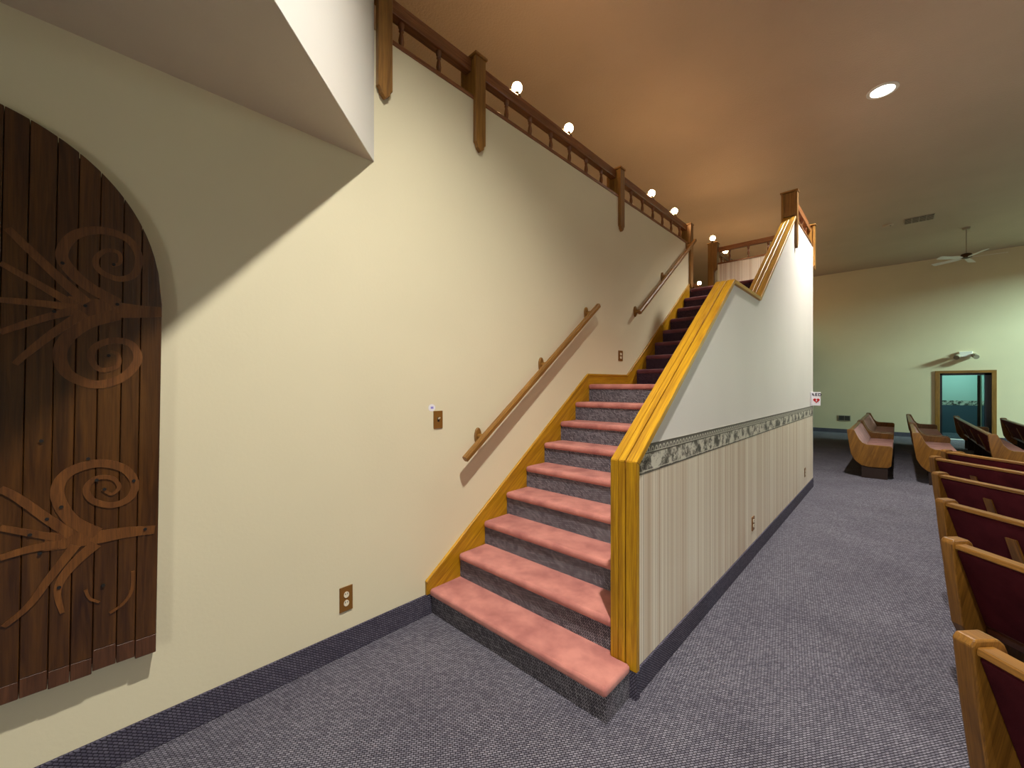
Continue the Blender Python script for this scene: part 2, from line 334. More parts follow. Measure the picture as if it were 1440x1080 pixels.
# half wall beside the stairs ------------------------------------------------
CAPT = .034
PATH = [(1.947, .14), (1.947, 1.212), (3.68, 2.475), (4.56, 2.468), (6.46, 3.835)]
def offset(path, t):
    out = []
    for i, p in enumerate(path):
        ds = []
        if i > 0: ds.append(Vector((p[0] - path[i - 1][0], p[1] - path[i - 1][1])).normalized())
        if i < len(path) - 1: ds.append(Vector((path[i + 1][0] - p[0], path[i + 1][1] - p[1])).normalized())
        ns = [Vector((d.y, -d.x)) for d in ds]
        if len(ns) == 1: n = ns[0] * t
        else:
            m = (ns[0] + ns[1]).normalized(); n = m * (t / m.dot(ns[0]))
        out.append((p[0] + n.x, p[1] + n.y))
    return out
inner = offset(PATH, CAPT)
hw = thing('wall_stair', 'half wall beside the stairs, cream above striped wallpaper', 'wall', (XH, 1.98, 0), kind='structure')
pts = [(inner[0][0], 0)] + inner[1:-1] + [(6.46, inner[-1][1] + .0), (6.46, PAR - .03), (8.05, PAR - .03), (8.05, 0)]
b = BM(); prism(b, pts, 'x', XI, XH); obj('wall_core', b, 'pale', hw)
ZB0, ZB1 = 1.132, 1.287
y0 = inner[0][0] + .003
b = BM(); box(b, XH, XH + .002, y0, 8.05, .135, ZB0); obj('wallpaper', b, 'stripe', hw, (0, 0, 1))
b = BM(); zz = lambda z: 1.947 + (z - 1.212) * (3.68 - 1.947) / (2.475 - 1.212) + CAPT * 1.3
prism(b, [(y0, ZB0), (8.05, ZB0), (8.05, ZB1), (zz(ZB1), ZB1), (y0, 1.212)], 'x', XH, XH + .0025); obj('wallpaper_border', b, 'toile', hw, (0, 1, 0))
for z0, z1, m in ((ZB0, ZB0 + .007, 'bordl'), (ZB0 + .012, ZB0 + .016, 'bordt'), (ZB1 - .008, ZB1, 'bordl'), (ZB1 - .052, ZB1 - .046, 'bordl'), (ZB1 - .045, ZB1 - .041, 'bordt')):
    ya = max(y0, zz(z1)) if z0 > 1.2 else y0
    b = BM(); box(b, XH + .0025, XH + .0032, ya, 8.05, z0, z1); obj('border_line', b, m, hw)
b = BM(); box(b, XH + .0025, XH + .0027, zz(ZB1) + .002, 8.05, ZB1 - .046, ZB1 - .004); obj('border_band', b, 'bordg', hw)
# scalloped edging of the border
b = BM(); n = 0
y = zz(ZB1) + .03
while y < 8.0:
    seg = [(y + .020 * math.cos(a), ZB1 - .040 + .026 * math.sin(a)) for a in [PI * q / 8 for q in range(9)]]
    seg2 = [(y + .012 * math.cos(a), ZB1 - .040 + .017 * math.sin(a)) for a in [PI * q / 8 for q in range(8, -1, -1)]]
    vs = [bm_v for bm_v in [b.verts.new((XH + .0030, p[0], p[1])) for p in seg + seg2]]
    for q in range(8): b.faces.new((vs[q], vs[q + 1], vs[16 - q], vs[17 - q]))
    y += .050
o = obj('border_scallop', b, 'bordt', hw); o['kind'] = 'stuff'
b = BM(); box(b, XH, XH + .0036, 8.035, 8.05, .14, PAR - .03); obj('corner_bead', b, 'pale', hw)

# oak cap and end trim of the half wall: two boards with a groove between them
cap = thing('trim_1', 'golden oak cap and end board running up the half wall', 'trim', (-1.03, 1.947, .15), kind='structure')
def strip(path, t0, t1, x0, x1, bev=.003):
    a = offset(path, t0); c = offset(path, t1); return prism(BM(), a + c[::-1], 'x', x0, x1, bev, 1)
segs = [('end_board', PATH[0:2], (0, 0, 1)), ('cap_board', PATH[1:3], (0, .8, .6)), ('cap_board', PATH[2:4], (0, 1, 0)), ('cap_board', PATH[3:5], (0, .81, .58))]
full0 = {t: offset(PATH, t) for t in (0, .012, CAPT)}
def cap_seg(i, ta, tb, x0, x1, bev=.003):
    a = full0[ta][i:i + 2]; c = full0[tb][i:i + 2]; return prism(BM(), a + c[::-1], 'x', x0, x1, bev, 1)
for i, (nm, _, g) in enumerate(segs):
    for x0, x1, t in ((-1.113, -1.070, 0), (-1.068, -1.031, 0), (-1.024, -.964, 0)):
        obj(nm, cap_seg(i, t, CAPT, x0, x1), 'oak', cap, g)
    obj('groove_strip', cap_seg(i, .012, CAPT, -1.071, -1.020, 0), 'rail', cap, g)

# ------------------------------------------------------------------ staircase
st = thing('staircase', 'carpeted staircase with rose treads and grey risers climbing beside the cream wall', 'staircase', (-1.75, 1.70, 0))
NY = [1.703 + .2515 * i for i in range(9)] + [4.808 + .2612 * i for i in range(8)]
NZ = [.176 + .1805 * i for i in range(9)] + [1.62 + .1895 * (i + 1) for i in range(8)]
for i in range(17):
    z0 = 0 if i == 0 else NZ[i - 1]
    yb = (NY[i + 1] + .03) if i < 16 else 8.05
    x1 = -1.002 if i == 0 else XI
    b = BM(); box(b, XW + .002, XI if i == 0 else x1, NY[i] + .014, yb if i < 16 else 8.0, max(0, z0 - .03) if i else 0, NZ[i] - .02, .004, 1)
    if i == 0: box(b, XI - .001, x1, NY[0] + .014, 1.945, 0, NZ[0] - .02)
    obj('riser', b, 'riser' if i < 9 else 'riser_shaded', st, (1, 0, 0))
    yt = min(yb, 8.0)
    if i == 0:
        b = BM(); prism(b, [(XW + .002, NY[0] - .006), (x1 + .006, NY[0] - .006), (x1 + .006, 1.946), (XI - .008, 1.946), (XI - .008, yb), (XW + .002, yb)], 'z', NZ[0] - .050, NZ[0], .022, 6)
    else:
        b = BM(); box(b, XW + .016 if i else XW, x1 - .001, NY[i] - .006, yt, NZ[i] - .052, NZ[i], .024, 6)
    obj('tread', b, 'rose' if i < 9 else 'rose_shaded', st, (1, 0, 0))

# oak skirt board on the wall side
sk = thing('trim_2', 'golden oak skirt board stepping up the left wall beside the treads', 'trim', (XW, 1.67, 0), kind='structure')
top = [(1.668, .232), (3.71, 1.722), (4.585, 1.728), (6.61, 3.20)]
low = [(6.61, 2.8), (4.8, 1.40), (3.9, 1.40), (1.668, .146)]
for i in range(3):
    a = [top[i], top[i + 1]]
    lo = [(top[i + 1][0], top[i + 1][1] - .42), (top[i][0], top[i][1] - .42)] if i else [(3.71, 1.30), (2.0, .03), (1.724, .03), (1.724, .146), (1.668, .146)]
    d = (Vector(top[i + 1]) - Vector(top[i])).normalized()
    b = BM(); prism(b, a + lo, 'x', XW, XW + .016); obj('skirt_board', b, 'oak', sk, (0, d.x, d.y))
    n = Vector((-d.y, d.x)) * .010
    b = BM(); prism(b, [tuple(Vector(p) + n) for p in a] + [tuple(Vector(p) - n * 1.2) for p in a[::-1]], 'x', XW, XW + .022, .003, 1); obj('cap_moulding', b, 'oak', sk, (0, d.x, d.y))

# ------------------------------------------------------------------ gallery railings
def post(parent, x_face, sgn, y, ztop, ztip, wid=.10, th=.034, depth=.15, axis='x', back=True):
    """outer board with a pointed scroll tip on the wall face, an inner board behind, a cap over both"""
    h = wid / 2; zt = ztip
    prof = [(-h, ztop), (-h, zt + .062), (-h * .82, zt + .058), (-h * .66, zt + .044), (-h * .62, zt + .026), (-h * .3, zt + .014), (0, zt), (h * .3, zt + .014), (h * .62, zt + .026), (h * .66, zt + .044), (h * .82, zt + .058), (h, zt + .062), (h, ztop)]
    b = BM()
    if axis == 'x': prism(b, [(y + p, z) for p, z in prof], 'x', x_face, x_face + sgn * th, .003, 1)
    else: prism(b, [(y + p, z) for p, z in prof], 'y', x_face, x_face + sgn * th, .003, 1)
    obj('post_board', b, 'oakd', parent, (0, 0, 1))
    if back:
        b = BM(); xa, xb = sorted((x_face - sgn * depth, x_face - sgn * (depth - th)))
        if axis == 'x': box(b, xa, xb, y - h, y + h, PAR - .55, ztop, .003, 1)
        else: box(b, y - h, y + h, xa, xb, PAR - .55, ztop, .003, 1)
        obj('post_board', b, 'oakd', parent, (0, 0, 1))
        for q in (0,):
            b = BM()
            x0, x1 = sorted((x_face + sgn * .001, x_face - sgn * (depth - th)))
            if axis == 'x': box(b, x0, x1, y - h + .012, y + h - .012, PAR + .012, ztop - .004)
            else: box(b, y - h + .012, y + h - .012, x0, x1, PAR + .012, ztop - .004)
            obj('post_core', b, 'oakd', parent, (0, 0, 1))
    xa, xb = sorted((x_face + sgn * (th + .012), x_face - sgn * (depth + .012)))
    b = BM()
    if axis == 'x': box(b, xa, xb, y - h - .012, y + h + .012, ztop, ztop + .022, .006, 2)
    else: box(b, y - h - .012, y + h + .012, xa, xb, ztop, ztop + .022, .006, 2)
    obj('post_cap', b, 'oakd', parent, (1, 0, 0))
BZ0, BZ1 = PAR + .012, 4.068
_bal = None
def baluster(parent, x, y):
    global _bal
    h = BZ1 - BZ0
    if _bal is None:
        prof = [(.020, 0), (.020, .012), (.013, .020), (.019, .030), (.012, .042), (.015, .060), (.020, .095), (.016, .125), (.011, .150), (.018, .160), (.013, .170), (.022, .186), (.022, h)]
        _bal = obj('baluster', lathe(BM(), [(r, z) for r, z in prof], 0, 0, 10), 'rail', None, (0, 0, 1), smooth=True); C.objects.unlink(_bal)
    o = _bal.copy(); C.objects.link(o); o.parent = parent; o.location = Vector((x, y, BZ0)) - parent.location
def rail_run(parent, p, q, wid=.072, sill=.13, zt=4.165, trim=True):
    """top rail and sill trim from p to q, plan points along x or y"""
    dx, dy = abs(q[0] - p[0]), abs(q[1] - p[1])
    def bx(hw_, z0, z1, bev, nm, mat):
        b = BM()
        if dy > dx: box(b, p[0] - hw_, p[0] + hw_, min(p[1], q[1]), max(p[1], q[1]), z0, z1, bev, 2)
        else: box(b, min(p[0], q[0]), max(p[0], q[0]), p[1] - hw_, p[1] + hw_, z0, z1, bev, 2)
        obj(nm, b, mat, parent, (0, 1, 0) if dy > dx else (1, 0, 0))
    bx(wid / 2, BZ1, zt, .008, 'top_rail', 'rail')
    bx(sill / 2 + .008, PAR - .018, PAR + .012, .004, 'sill_rail', 'rail')
XP = XW - .065
rl = thing('gallery_railing', 'low oak spindle railing along the top of the tall stair wall', 'railing', (XP, 1.345, PAR))
PY = [1.345, 2.162, 4.424, 6.672]
for y in PY: post(rl, XW, 1, y, 4.162 if y != 6.672 else 4.15, 3.43 if y < 6 else 3.15, .10 if y < 2 else .105, back=y > 1.5)
for a, c in zip(PY, PY[1:]): rail_run(rl, (XP, a + .04), (XP, c - .04))
f = (2.465 / 2.37)
for y in [1.462, 1.764] + [2.455 + .3002 * i for i in range(6)] + [4.651 + .3052 * i for i in range(6)]: baluster(rl, XP, y * f * .998)
# gallery railing beyond the stair top
r2 = thing('gallery_railing', 'far oak spindle railing on the gallery parapet beyond the stair top', 'railing', (XP, 8.2, PAR))
PY2 = [8.3, 10.55, 12.8, 15.05, 17.3]
for y in PY2[1:]: post(r2, XW, 1, y, 4.162, 3.43)
for a, c in zip([8.22] + PY2[1:], PY2[1:] + [YF - .04]): rail_run(r2, (XP, a + .04), (XP, c - .04))
y = 8.5
while y < 17.9:
    if min(abs(y - p) for p in PY2) > .1: baluster(r2, XP, y)
    y += .31
# railing at the end of the platform (across the stairs) on a papered parapet
b = BM(); box(b, XW, XI, 8.05, 8.17, 0, PAR - .018)
wp = thing('wall_platform', 'low striped wallpaper parapet at the end of the stair platform', 'wall', (-1.7, 8.05, 0), kind='structure')
obj('wall_core', b, 'cream', wp)
b = BM(); box(b, XW + .03, XI, 8.048, 8.05, PLAT, PAR - .018); obj('wallpaper', b, 'stripe', wp, (0, 0, 1))
r3 = thing('platform_railing', 'short oak spindle railing across the end of the stair platform', 'railing', (-1.7, 8.11, PAR))
rail_run(r3, (XW, 8.11), (XI, 8.11), .06, .12, 4.15)
for x in (-2.199, -1.897, -1.595, -1.293): baluster(r3, x * 1.0074, 8.11)
b = BM(); prism(b, [(-2.565, PLAT), (-2.475, PLAT), (-2.470, 3.70), (-2.455, 3.735), (-2.425, 3.75), (-2.412, 3.77), (-2.405, 4.225), (-2.565, 4.225)], 'y', 8.03, 8.16, .004, 1); obj('newel_post', b, 'oakd', r3, (0, 0, 1))
b = BM(); box(b, -2.575, -2.395, 8.02, 8.17, 4.225, 4.245, .005, 2); obj('post_cap', b, 'oakd', r3, (1, 0, 0))
# railing above the end of the half wall
r4 = thing('half_wall_railing', 'short oak railing on top of the end of the half wall', 'railing', (-1.045, 6.5, PAR))
post(r4, XH, 1, 6.51, 4.165, 3.42, .09, .03, .15); post(r4, XH, 1, 8.09, 4.165, 3.45, .09, .03, .15)
rail_run(r4, (-1.045, 6.55), (-1.045, 8.05), .072, .12)
for i in range(4): baluster(r4, -1.045, 6.80 + .32 * i)

# railing on the far side of the gallery aisle
r5 = thing('gallery_railing', 'dark railing across the gallery aisle behind the stair top post', 'railing', (-3.72, 9.0, SOF + .11))
b = BM(); box(b, -3.78, -3.66, 8.6, YF, SOF + .11, PAR - .018); obj('parapet', b, 'cream', r5)
rail_run(r5, (-3.72, 8.6), (-3.72, YF - .04), .072, .12)
y = 8.75
while y < 17.9: baluster(r5, -3.72, y); y += .31

# ------------------------------------------------------------------ wall handrails
def handrail(label, p, q, brs):
    h = thing('handrail', label, 'handrail', (XW, p[0], p[1]), 'handrails on the stair wall')
    d = (Vector((0, q[0], q[1])) - Vector((0, p[0], p[1]))); L = d.length; d.normalize()
    n = Vector((1, 0, 0)).cross(d); n.normalize()
    prof = [(-.019, -.022), (.014, -.022), (.021, -.014), (.022, .010), (.015, .024), (-.012, .026), (-.021, .017), (-.023, -.004)]
    b = BM(); X0 = XW + .088
    A = [b.verts.new(Vector((X0 + a, p[0], p[1])) + n * c) for a, c in prof]; B_ = [b.verts.new(Vector((X0 + a, q[0], q[1])) + n * c) for a, c in prof]
    b.faces.new(A); b.faces.new(B_)
    for i in range(8): b.faces.new((A[i], A[(i + 1) % 8], B_[(i + 1) % 8], B_[i]))
    bmesh.ops.recalc_face_normals(b, faces=b.faces)
    obj('rail', b, 'oakd', h, d)
    for y in brs:
        z = p[1] + (y - p[0]) * (q[1] - p[1]) / (q[0] - p[0])
        pl = [(y + .032 * math.cos(a), z + .068 * math.sin(a)) for a in [2 * PI * i / 16 for i in range(16)]]
        b = BM(); prism(b, pl, 'x', XW, XW + .02, .004, 1); br = obj('bracket', b, 'oakd', h, (0, 0, 1))
        b = BM(); prism(b, [(y + .02 * math.cos(a), z - .004 + .026 * math.sin(a)) for a in [2 * PI * i / 10 for i in range(10)]], 'x', XW + .02, XW + .070); obj('bracket_arm', b, 'oakd', br, (1, 0, 0))
handrail('lower wooden handrail on the wall beside the rose treads', (1.955, 1.062), (3.80, 2.455), (2.15, 2.93, 3.68))
handrail('upper wooden handrail on the wall beside the top flight', (4.75, 2.505), (6.66, 3.89), (4.79, 5.60, 6.52))

# ------------------------------------------------------------------ cover plates, sign, vents
def plate_x(name, label, cat, X, y, z, wy, hz, kind, group=None):
    t = thing(name, label, cat, (X, y, z), group)
    b = BM(); box(b, X, X + .007, y - wy / 2, y + wy / 2, z - hz / 2, z + hz / 2, .003, 2); obj('cover_plate', b, 'brass', t, (0, 0, 1))
    if kind == 'switch':
        b = BM(); box(b, X + .007, X + .009, y - .008, y + .008, z - .014, z + .018); obj('slot', b, 'bark', t)
        b = BM(); prism(b, [(X + .008, z + .002), (X + .024, z + .010), (X + .024, z + .018), (X + .008, z + .014)], 'y', y - .005, y + .005); obj('toggle', b, 'ivory', t)
    else:
        for s in (-1, 1):
            c = z + s * .0215 * hz / .127
            b = BM(); prism(b, [(y + wy * .20 * math.cos(a), c + hz * .125 * math.sin(a)) for a in [2 * PI * i / 14 for i in range(14)]], 'x', X + .007, X + .010); rc = obj('receptacle', b, 'ivory', t)
            for q in (-1, 1):
                b = BM(); box(b, X + .0095, X + .0105, y + q * wy * .08 - .0018, y + q * wy * .08 + .0018, c + .001, c + .011); obj('slot', b, 'black', rc)
    return t
plate_x('light_switch', 'brown light switch plate on the cream wall left of the handrail', 'switch', XW, 1.774, 1.36, .079, .127, 'switch')
plate_x('wall_outlet', 'brass brown double outlet low on the cream wall near the first step', 'outlet', XW, 1.102, .332, .080, .147, 'outlet')
plate_x('wall_outlet', 'small brown outlet on the wall above the stair landing', 'outlet', XW, 4.430, 1.960, .10, .125, 'outlet')
plate_x('wall_outlet', 'brown outlet on the striped wallpaper, midway along the half wall', 'outlet', XH + .002, 4.324, .321, .085, .13, 'outlet')
plate_x('wall_outlet', 'brown outlet on the striped wallpaper near the far end of the half wall', 'outlet', XH + .002, 7.27, .344, .085, .13, 'outlet')
sk2 = thing('wall_sticker', 'small white paper sticker beside the light switch', 'sticker', (XW, 1.722, 1.445))
b = BM(); prism(b, [(1.722 + .030 * math.cos(a), 1.447 + .026 * math.sin(a)) for a in [2 * PI * i / 12 + .2 for i in range(12)]], 'x', XW, XW + .0012); obj('paper', b, 'paper', sk2)
b = BM(); box(b, XW + .0012, XW + .0018, 1.712, 1.735, 1.440, 1.455); obj('print', b, 'lav', sk2)

sg = thing('wall_sign', 'white defibrillator sign with red heart at the end of the half wall', 'sign', (XH, 7.95, 1.30))
b = BM(); box(b, XH + .003, XH + .112, 7.945, 7.950, 1.295, 1.508, .001, 1); obj('panel', b, 'paper', sg)
b = BM(); box(b, XH + .0037, XH + .006, 7.80, 7.95, 1.295, 1.508); obj('flange', b, 'paper', sg)
cu = bpy.data.curves.new('lettering', 'FONT'); cu.body = 'AED'; cu.size = .060; cu.align_x = 'CENTER'; cu.extrude = .0006; cu.space_character = 1.25
try: cu.offset = .0022
except Exception: pass
to = bpy.data.objects.new('lettering', cu); C.objects.link(to)
dg = bpy.context.evaluated_depsgraph_get(); me = bpy.data.meshes.new_from_object(to.evaluated_get(dg)); bpy.data.objects.remove(to)
me.materials.clear(); me.materials.append(M['navy'])
to = bpy.data.objects.new('lettering', me); C.objects.link(to); to.parent = sg; to.rotation_euler = (PI / 2, 0, 0)
to.location = Vector((XH + .060, 7.9443, 1.447)) - sg.location
def heart(cx, cz, s):
    return [(cx + s * 16 * math.sin(t) ** 3 / 16, cz + s * (13 * math.cos(t) - 5 * math.cos(2 * t) - 2 * math.cos(3 * t) - math.cos(4 * t)) / 16) for t in [2 * PI * i / 28 for i in range(28)]]
b = BM(); prism(b, heart(XH + .060, 1.376, .042), 'y', 7.9435, 7.945); obj('heart', b, 'red', sg)
b = BM(); prism(b, [(XH + .066, 1.402), (XH + .050, 1.371), (XH + .059, 1.371), (XH + .054, 1.346), (XH + .072, 1.380), (XH + .062, 1.380)], 'y', 7.9428, 7.9435); obj('lightning_bolt', b, 'paper', sg)

def grille(name, label, center, size, n, plane):
    cx, cy, cz = center; t = thing(name, label, 'vent', center)
    w_, h_ = size
    if plane == 'y':
        b = BM(); box(b, cx - w_ / 2, cx + w_ / 2, cy - .012, cy, cz - h_ / 2, cz + h_ / 2, .003, 1); obj('frame', b, 'vent', t)
        for i in range(n):
            x0 = cx - w_ / 2 + .02 + i * (w_ - .03) / n
            b = BM(); box(b, x0, x0 + (w_ - .03) / n - .012, cy - .014, cy - .012, cz - h_ / 2 + .02, cz + h_ / 2 - .02); obj('opening', b, 'ventd', t)
    else:
        b = BM(); box(b, cx - w_ / 2, cx + w_ / 2, cy - h_ / 2, cy + h_ / 2, cz - .014, cz, .003, 1); obj('frame', b, 'vent', t)
        for i in range(n):
            x0 = cx - w_ / 2 + .012 + i * (w_ - .012) / n
            b = BM(); box(b, x0, x0 + (w_ - .012) / n - .016, cy - h_ / 2 + .015, cy + h_ / 2 - .015, cz - .016, cz - .014); op = obj('opening', b, 'ventd', t)
            for j in range(5):
                yy = cy - h_ / 2 + .06 + j * (h_ - .12) / 4
                b = BM(); box(b, x0, x0 + (w_ - .012) / n - .016, yy - .008, yy + .008, cz - .024, cz - .016); obj('louver', b, 'vent', op)
    return t
grille('ceiling_vent', 'dark four panel air vent in the textured ceiling', (.37, 13.46, CEIL), (.50, .42), 4, 'z')
grille('wall_vent', 'small grey return vent low on the far wall', (-1.32, YF, .506), (.33, .19), 2, 'y')
sd = thing('smoke_detector', 'small pale fitting on the ceiling left of the vent', 'detector', (-.165, 13.46, CEIL))
b = BM(); lathe(b, [(.10, CEIL), (.10, CEIL - .02), (.075, CEIL - .035)][::-1], -.165, 13.46, 18); obj('housing', b, 'ceil', sd, smooth=True)
b = BM(); lathe(b, [(.012, CEIL - .042), (.012, CEIL - .034)], -.12, 13.43, 8); obj('indicator', b, 'ventd', sd)

em = thing('emergency_light', 'emergency light with two lamp heads on the far wall above the doorway', 'emergency light', (1.45, YF, 2.5))
b = BM(); box(b, 1.33, 1.60, YF - .07, YF, 2.47, 2.62, .008, 2); obj('housing', b, 'white', em)
for s in (-1, 1):
    cx = 1.465 + s * .165
    b = BM(); tube(b, (cx, YF - .06, 2.50), (cx + s * .03, YF - .20, 2.44), .065, 14); hd = obj('lamp_head', b, 'grey', em, smooth=True)
    b = BM(); tube(b, (1.465 + s * .09, YF - .04, 2.50), (cx, YF - .10, 2.49), .02, 8); obj('arm', b, 'grey', em)

# ceiling fan
fx, fy = 1.235, 14.995
fan = thing('ceiling_fan', 'white ceiling fan with flat blades hanging on a thin rod', 'fan', (fx, fy, CEIL))
b = BM(); lathe(b, [(.06, CEIL - .05), (.075, CEIL)], fx, fy, 14); obj('canopy', b, 'vent', fan, smooth=True)
b = BM(); tube(b, (fx, fy, CEIL - .05), (fx, fy, 4.86), .011, 8); obj('downrod', b, 'vent', fan)
b = BM(); lathe(b, [(.05, 4.74), (.10, 4.76), (.11, 4.81), (.09, 4.85), (.03, 4.87)], fx, fy, 16); obj('motor', b, 'bronze', fan, smooth=True)
for i in range(5):
    a = math.radians(5 + 72 * i); ca, sa = math.cos(a), math.sin(a)
    pts = [(.10, -.025), (.20, -.06), (.63, -.07), (.66, -.05), (.66, .05), (.63, .07), (.20, .06), (.10, .025)]
    b = BM(); lo = []
    for zz_ in (4.755, 4.765):
        lo.append([b.verts.new((fx + r * ca - t * sa, fy + r * sa + t * ca, zz_ + t * .22)) for r, t in pts])
    b.faces.new(lo[0]); b.faces.new(lo[1])
    for q in range(8): b.faces.new((lo[0][q], lo[0][(q + 1) % 8], lo[1][(q + 1) % 8], lo[1][q]))
    bmesh.ops.recalc_face_normals(b, faces=b.faces); obj('blade', b, 'white', fan, (ca, sa, 0))

# ------------------------------------------------------------------ lamps
def can_light(x, y, label, group='recessed ceiling downlights', power=CAN_POWER, cone=116):
    t = thing('downlight', label, 'ceiling light', (x, y, CEIL), group)
    b = BM(); n = 28
    ri, ro = .125, .165
    R_ = [[b.verts.new((x + r * math.cos(2 * PI * i / n), y + r * math.sin(2 * PI * i / n), z)) for i in range(n)] for r, z in ((ro, CEIL), (ro, CEIL - .008), (ri, CEIL - .012), (ri, CEIL - .004))]
    for p_, q_ in zip(R_, R_[1:]):
        for i in range(n): b.faces.new((p_[i], p_[(i + 1) % n], q_[(i + 1) % n], q_[i]))
    bmesh.ops.recalc_face_normals(b, faces=b.faces); obj('trim_ring', b, 'white', t, smooth=True)
    b = BM(); lathe(b, [(ri, CEIL - .006), (ri, CEIL - .002)], x, y, 28); obj('lens', b, 'lens', t)
    l = bpy.data.lights.new('downlight_beam', 'SPOT'); l.energy = power; l.color = CAN_COL; l.spot_size = math.radians(cone); l.spot_blend = 1.0; l.shadow_soft_size = .06
    o = bpy.data.objects.new('downlight_beam', l); C.objects.link(o); o.parent = t; o.location = (0, 0, -.05)
can_light(-.143, .95, 'recessed downlight in the ceiling over the foot of the stairs')
can_light(-.143, 7.28, 'round recessed downlight glowing white in the textured ceiling beside the half wall')
can_light(4.4, .95, 'added out-of-view fill downlight over the pews, nearest the viewer', power=850)  # this and the next: unseen lamps added to brighten half wall, pews and floor
can_light(4.4, 7.28, 'added out-of-view fill downlight over the middle of the pews', power=700)

def bulb_lamp(x, y, z, label):
    t = thing('bulb_lamp', label, 'lamp', (x, y, z), 'warm globe lamps standing on the gallery rails')
    b = BM(); lathe(b, [(.036, z), (.036, z + .008), (.018, z + .014), (.016, z + .035), (.022, z + .045)], x, y, 14); obj('lamp_holder', b, 'bronze', t, smooth=True)
    b = BM(); bmesh.ops.create_uvsphere(b, u_segments=14, v_segments=10, radius=.046, matrix=Matrix.Translation((x, y, z + .086))); obj('bulb', b, 'bulb', t, smooth=True)
BL = [(XP, 2.685, 4.168, 'warm globe lamp on the long spindle rail, nearest the viewer'), (XP, 3.472, 4.168, 'warm globe lamp on the long spindle rail, second from the viewer'),
      (XP, 5.425, 4.168, 'warm globe lamp on the last rail span, farther from the stair top'), (XP, 6.215, 4.168, 'warm globe lamp on the last rail span, next to the stair top'),
      (XP - .02, 8.05, 4.245, 'warm globe lamp on top of the newel post at the stair top'), (XP, 8.74, 4.168, 'warm globe lamp seen through the platform railing spindles'),
      (XP, 10.8, 4.168, 'warm globe lamp on the far gallery rail, hidden behind the platform parapet'), (XP, 11.6, 4.168, 'warm globe lamp on the far gallery rail, second behind the platform parapet'),
      (XP, 13.5, 4.168, 'warm globe lamp on the far gallery rail, third behind the platform parapet'), (XP, 16.2, 4.168, 'warm globe lamp on the far gallery rail, nearest the end wall'),
      (-3.72, 11.0, 4.168, 'warm globe lamp low beside the stair top post, just above the top step')]
for x, y, z, lb in BL: bulb_lamp(x, y, z, lb)

# ------------------------------------------------------------------ arched plank door hung on the wall
XD = -2.34
ad = thing('arched_door', 'old arched dark plank door with scroll hinge ghosts hung on the left wall', 'door', (XW, -.42, .455))
YC, AA, BB, Z0, NN = -.42, .676, .75, 1.889, 2.3
def archz(y):
    u = min(1, abs(y - YC) / AA); return Z0 + BB * (1 - u ** NN) ** (1 / NN)
sh = lambda y, z: (y + (z - 1.9) * .0135, z)
ys = [.256, .187, .130, .061, 0, -.057, -.127, -.188]
while ys[-1] > YC - AA + .08: ys.append(ys[-1] - random.uniform(.058, .070))
ys[-1] = YC - AA
for i, (y1, y0) in enumerate(zip(ys, ys[1:])):
    zb = .453 + random.uniform(-.006, .007); g = .0011
    dx = random.uniform(-.0006, .0006)
    q = [y0 + g + (y1 - y0 - 2 * g) * k_ / 5 for k_ in range(6)]
    def outline(za, zt=None):
        topz = [(y, archz(y) if zt is None else zt) for y in q]
        return [sh(q[0], za), sh(q[-1], za)] + [sh(y, z) for y, z in reversed(topz)]
    zw = zb + .075 + random.uniform(-.012, .012)
    b = BM(); prism(b, outline(zw), 'x', XW + .012, XD + dx, .0020, 1); pk = obj('plank', b, 'plank', ad, (0, 0, 1))
    b = BM(); prism(b, outline(zb, zw), 'x', XW + .012, XD + dx - .0005, .0020, 1); obj('worn_foot', b, 'plankworn', pk, (0, 0, 1))
b = BM(); q = [YC - AA + .02 + (2 * AA - .04) * k_ / 24 for k_ in range(25)]
prism(b, [sh(q[0], .47), sh(q[-1], .47)] + [sh(y, archz(y) - .003) for y in reversed(q)], 'x', XW + .001, XW + .013); obj('backing', b, 'bark', ad)
_rb = [0]
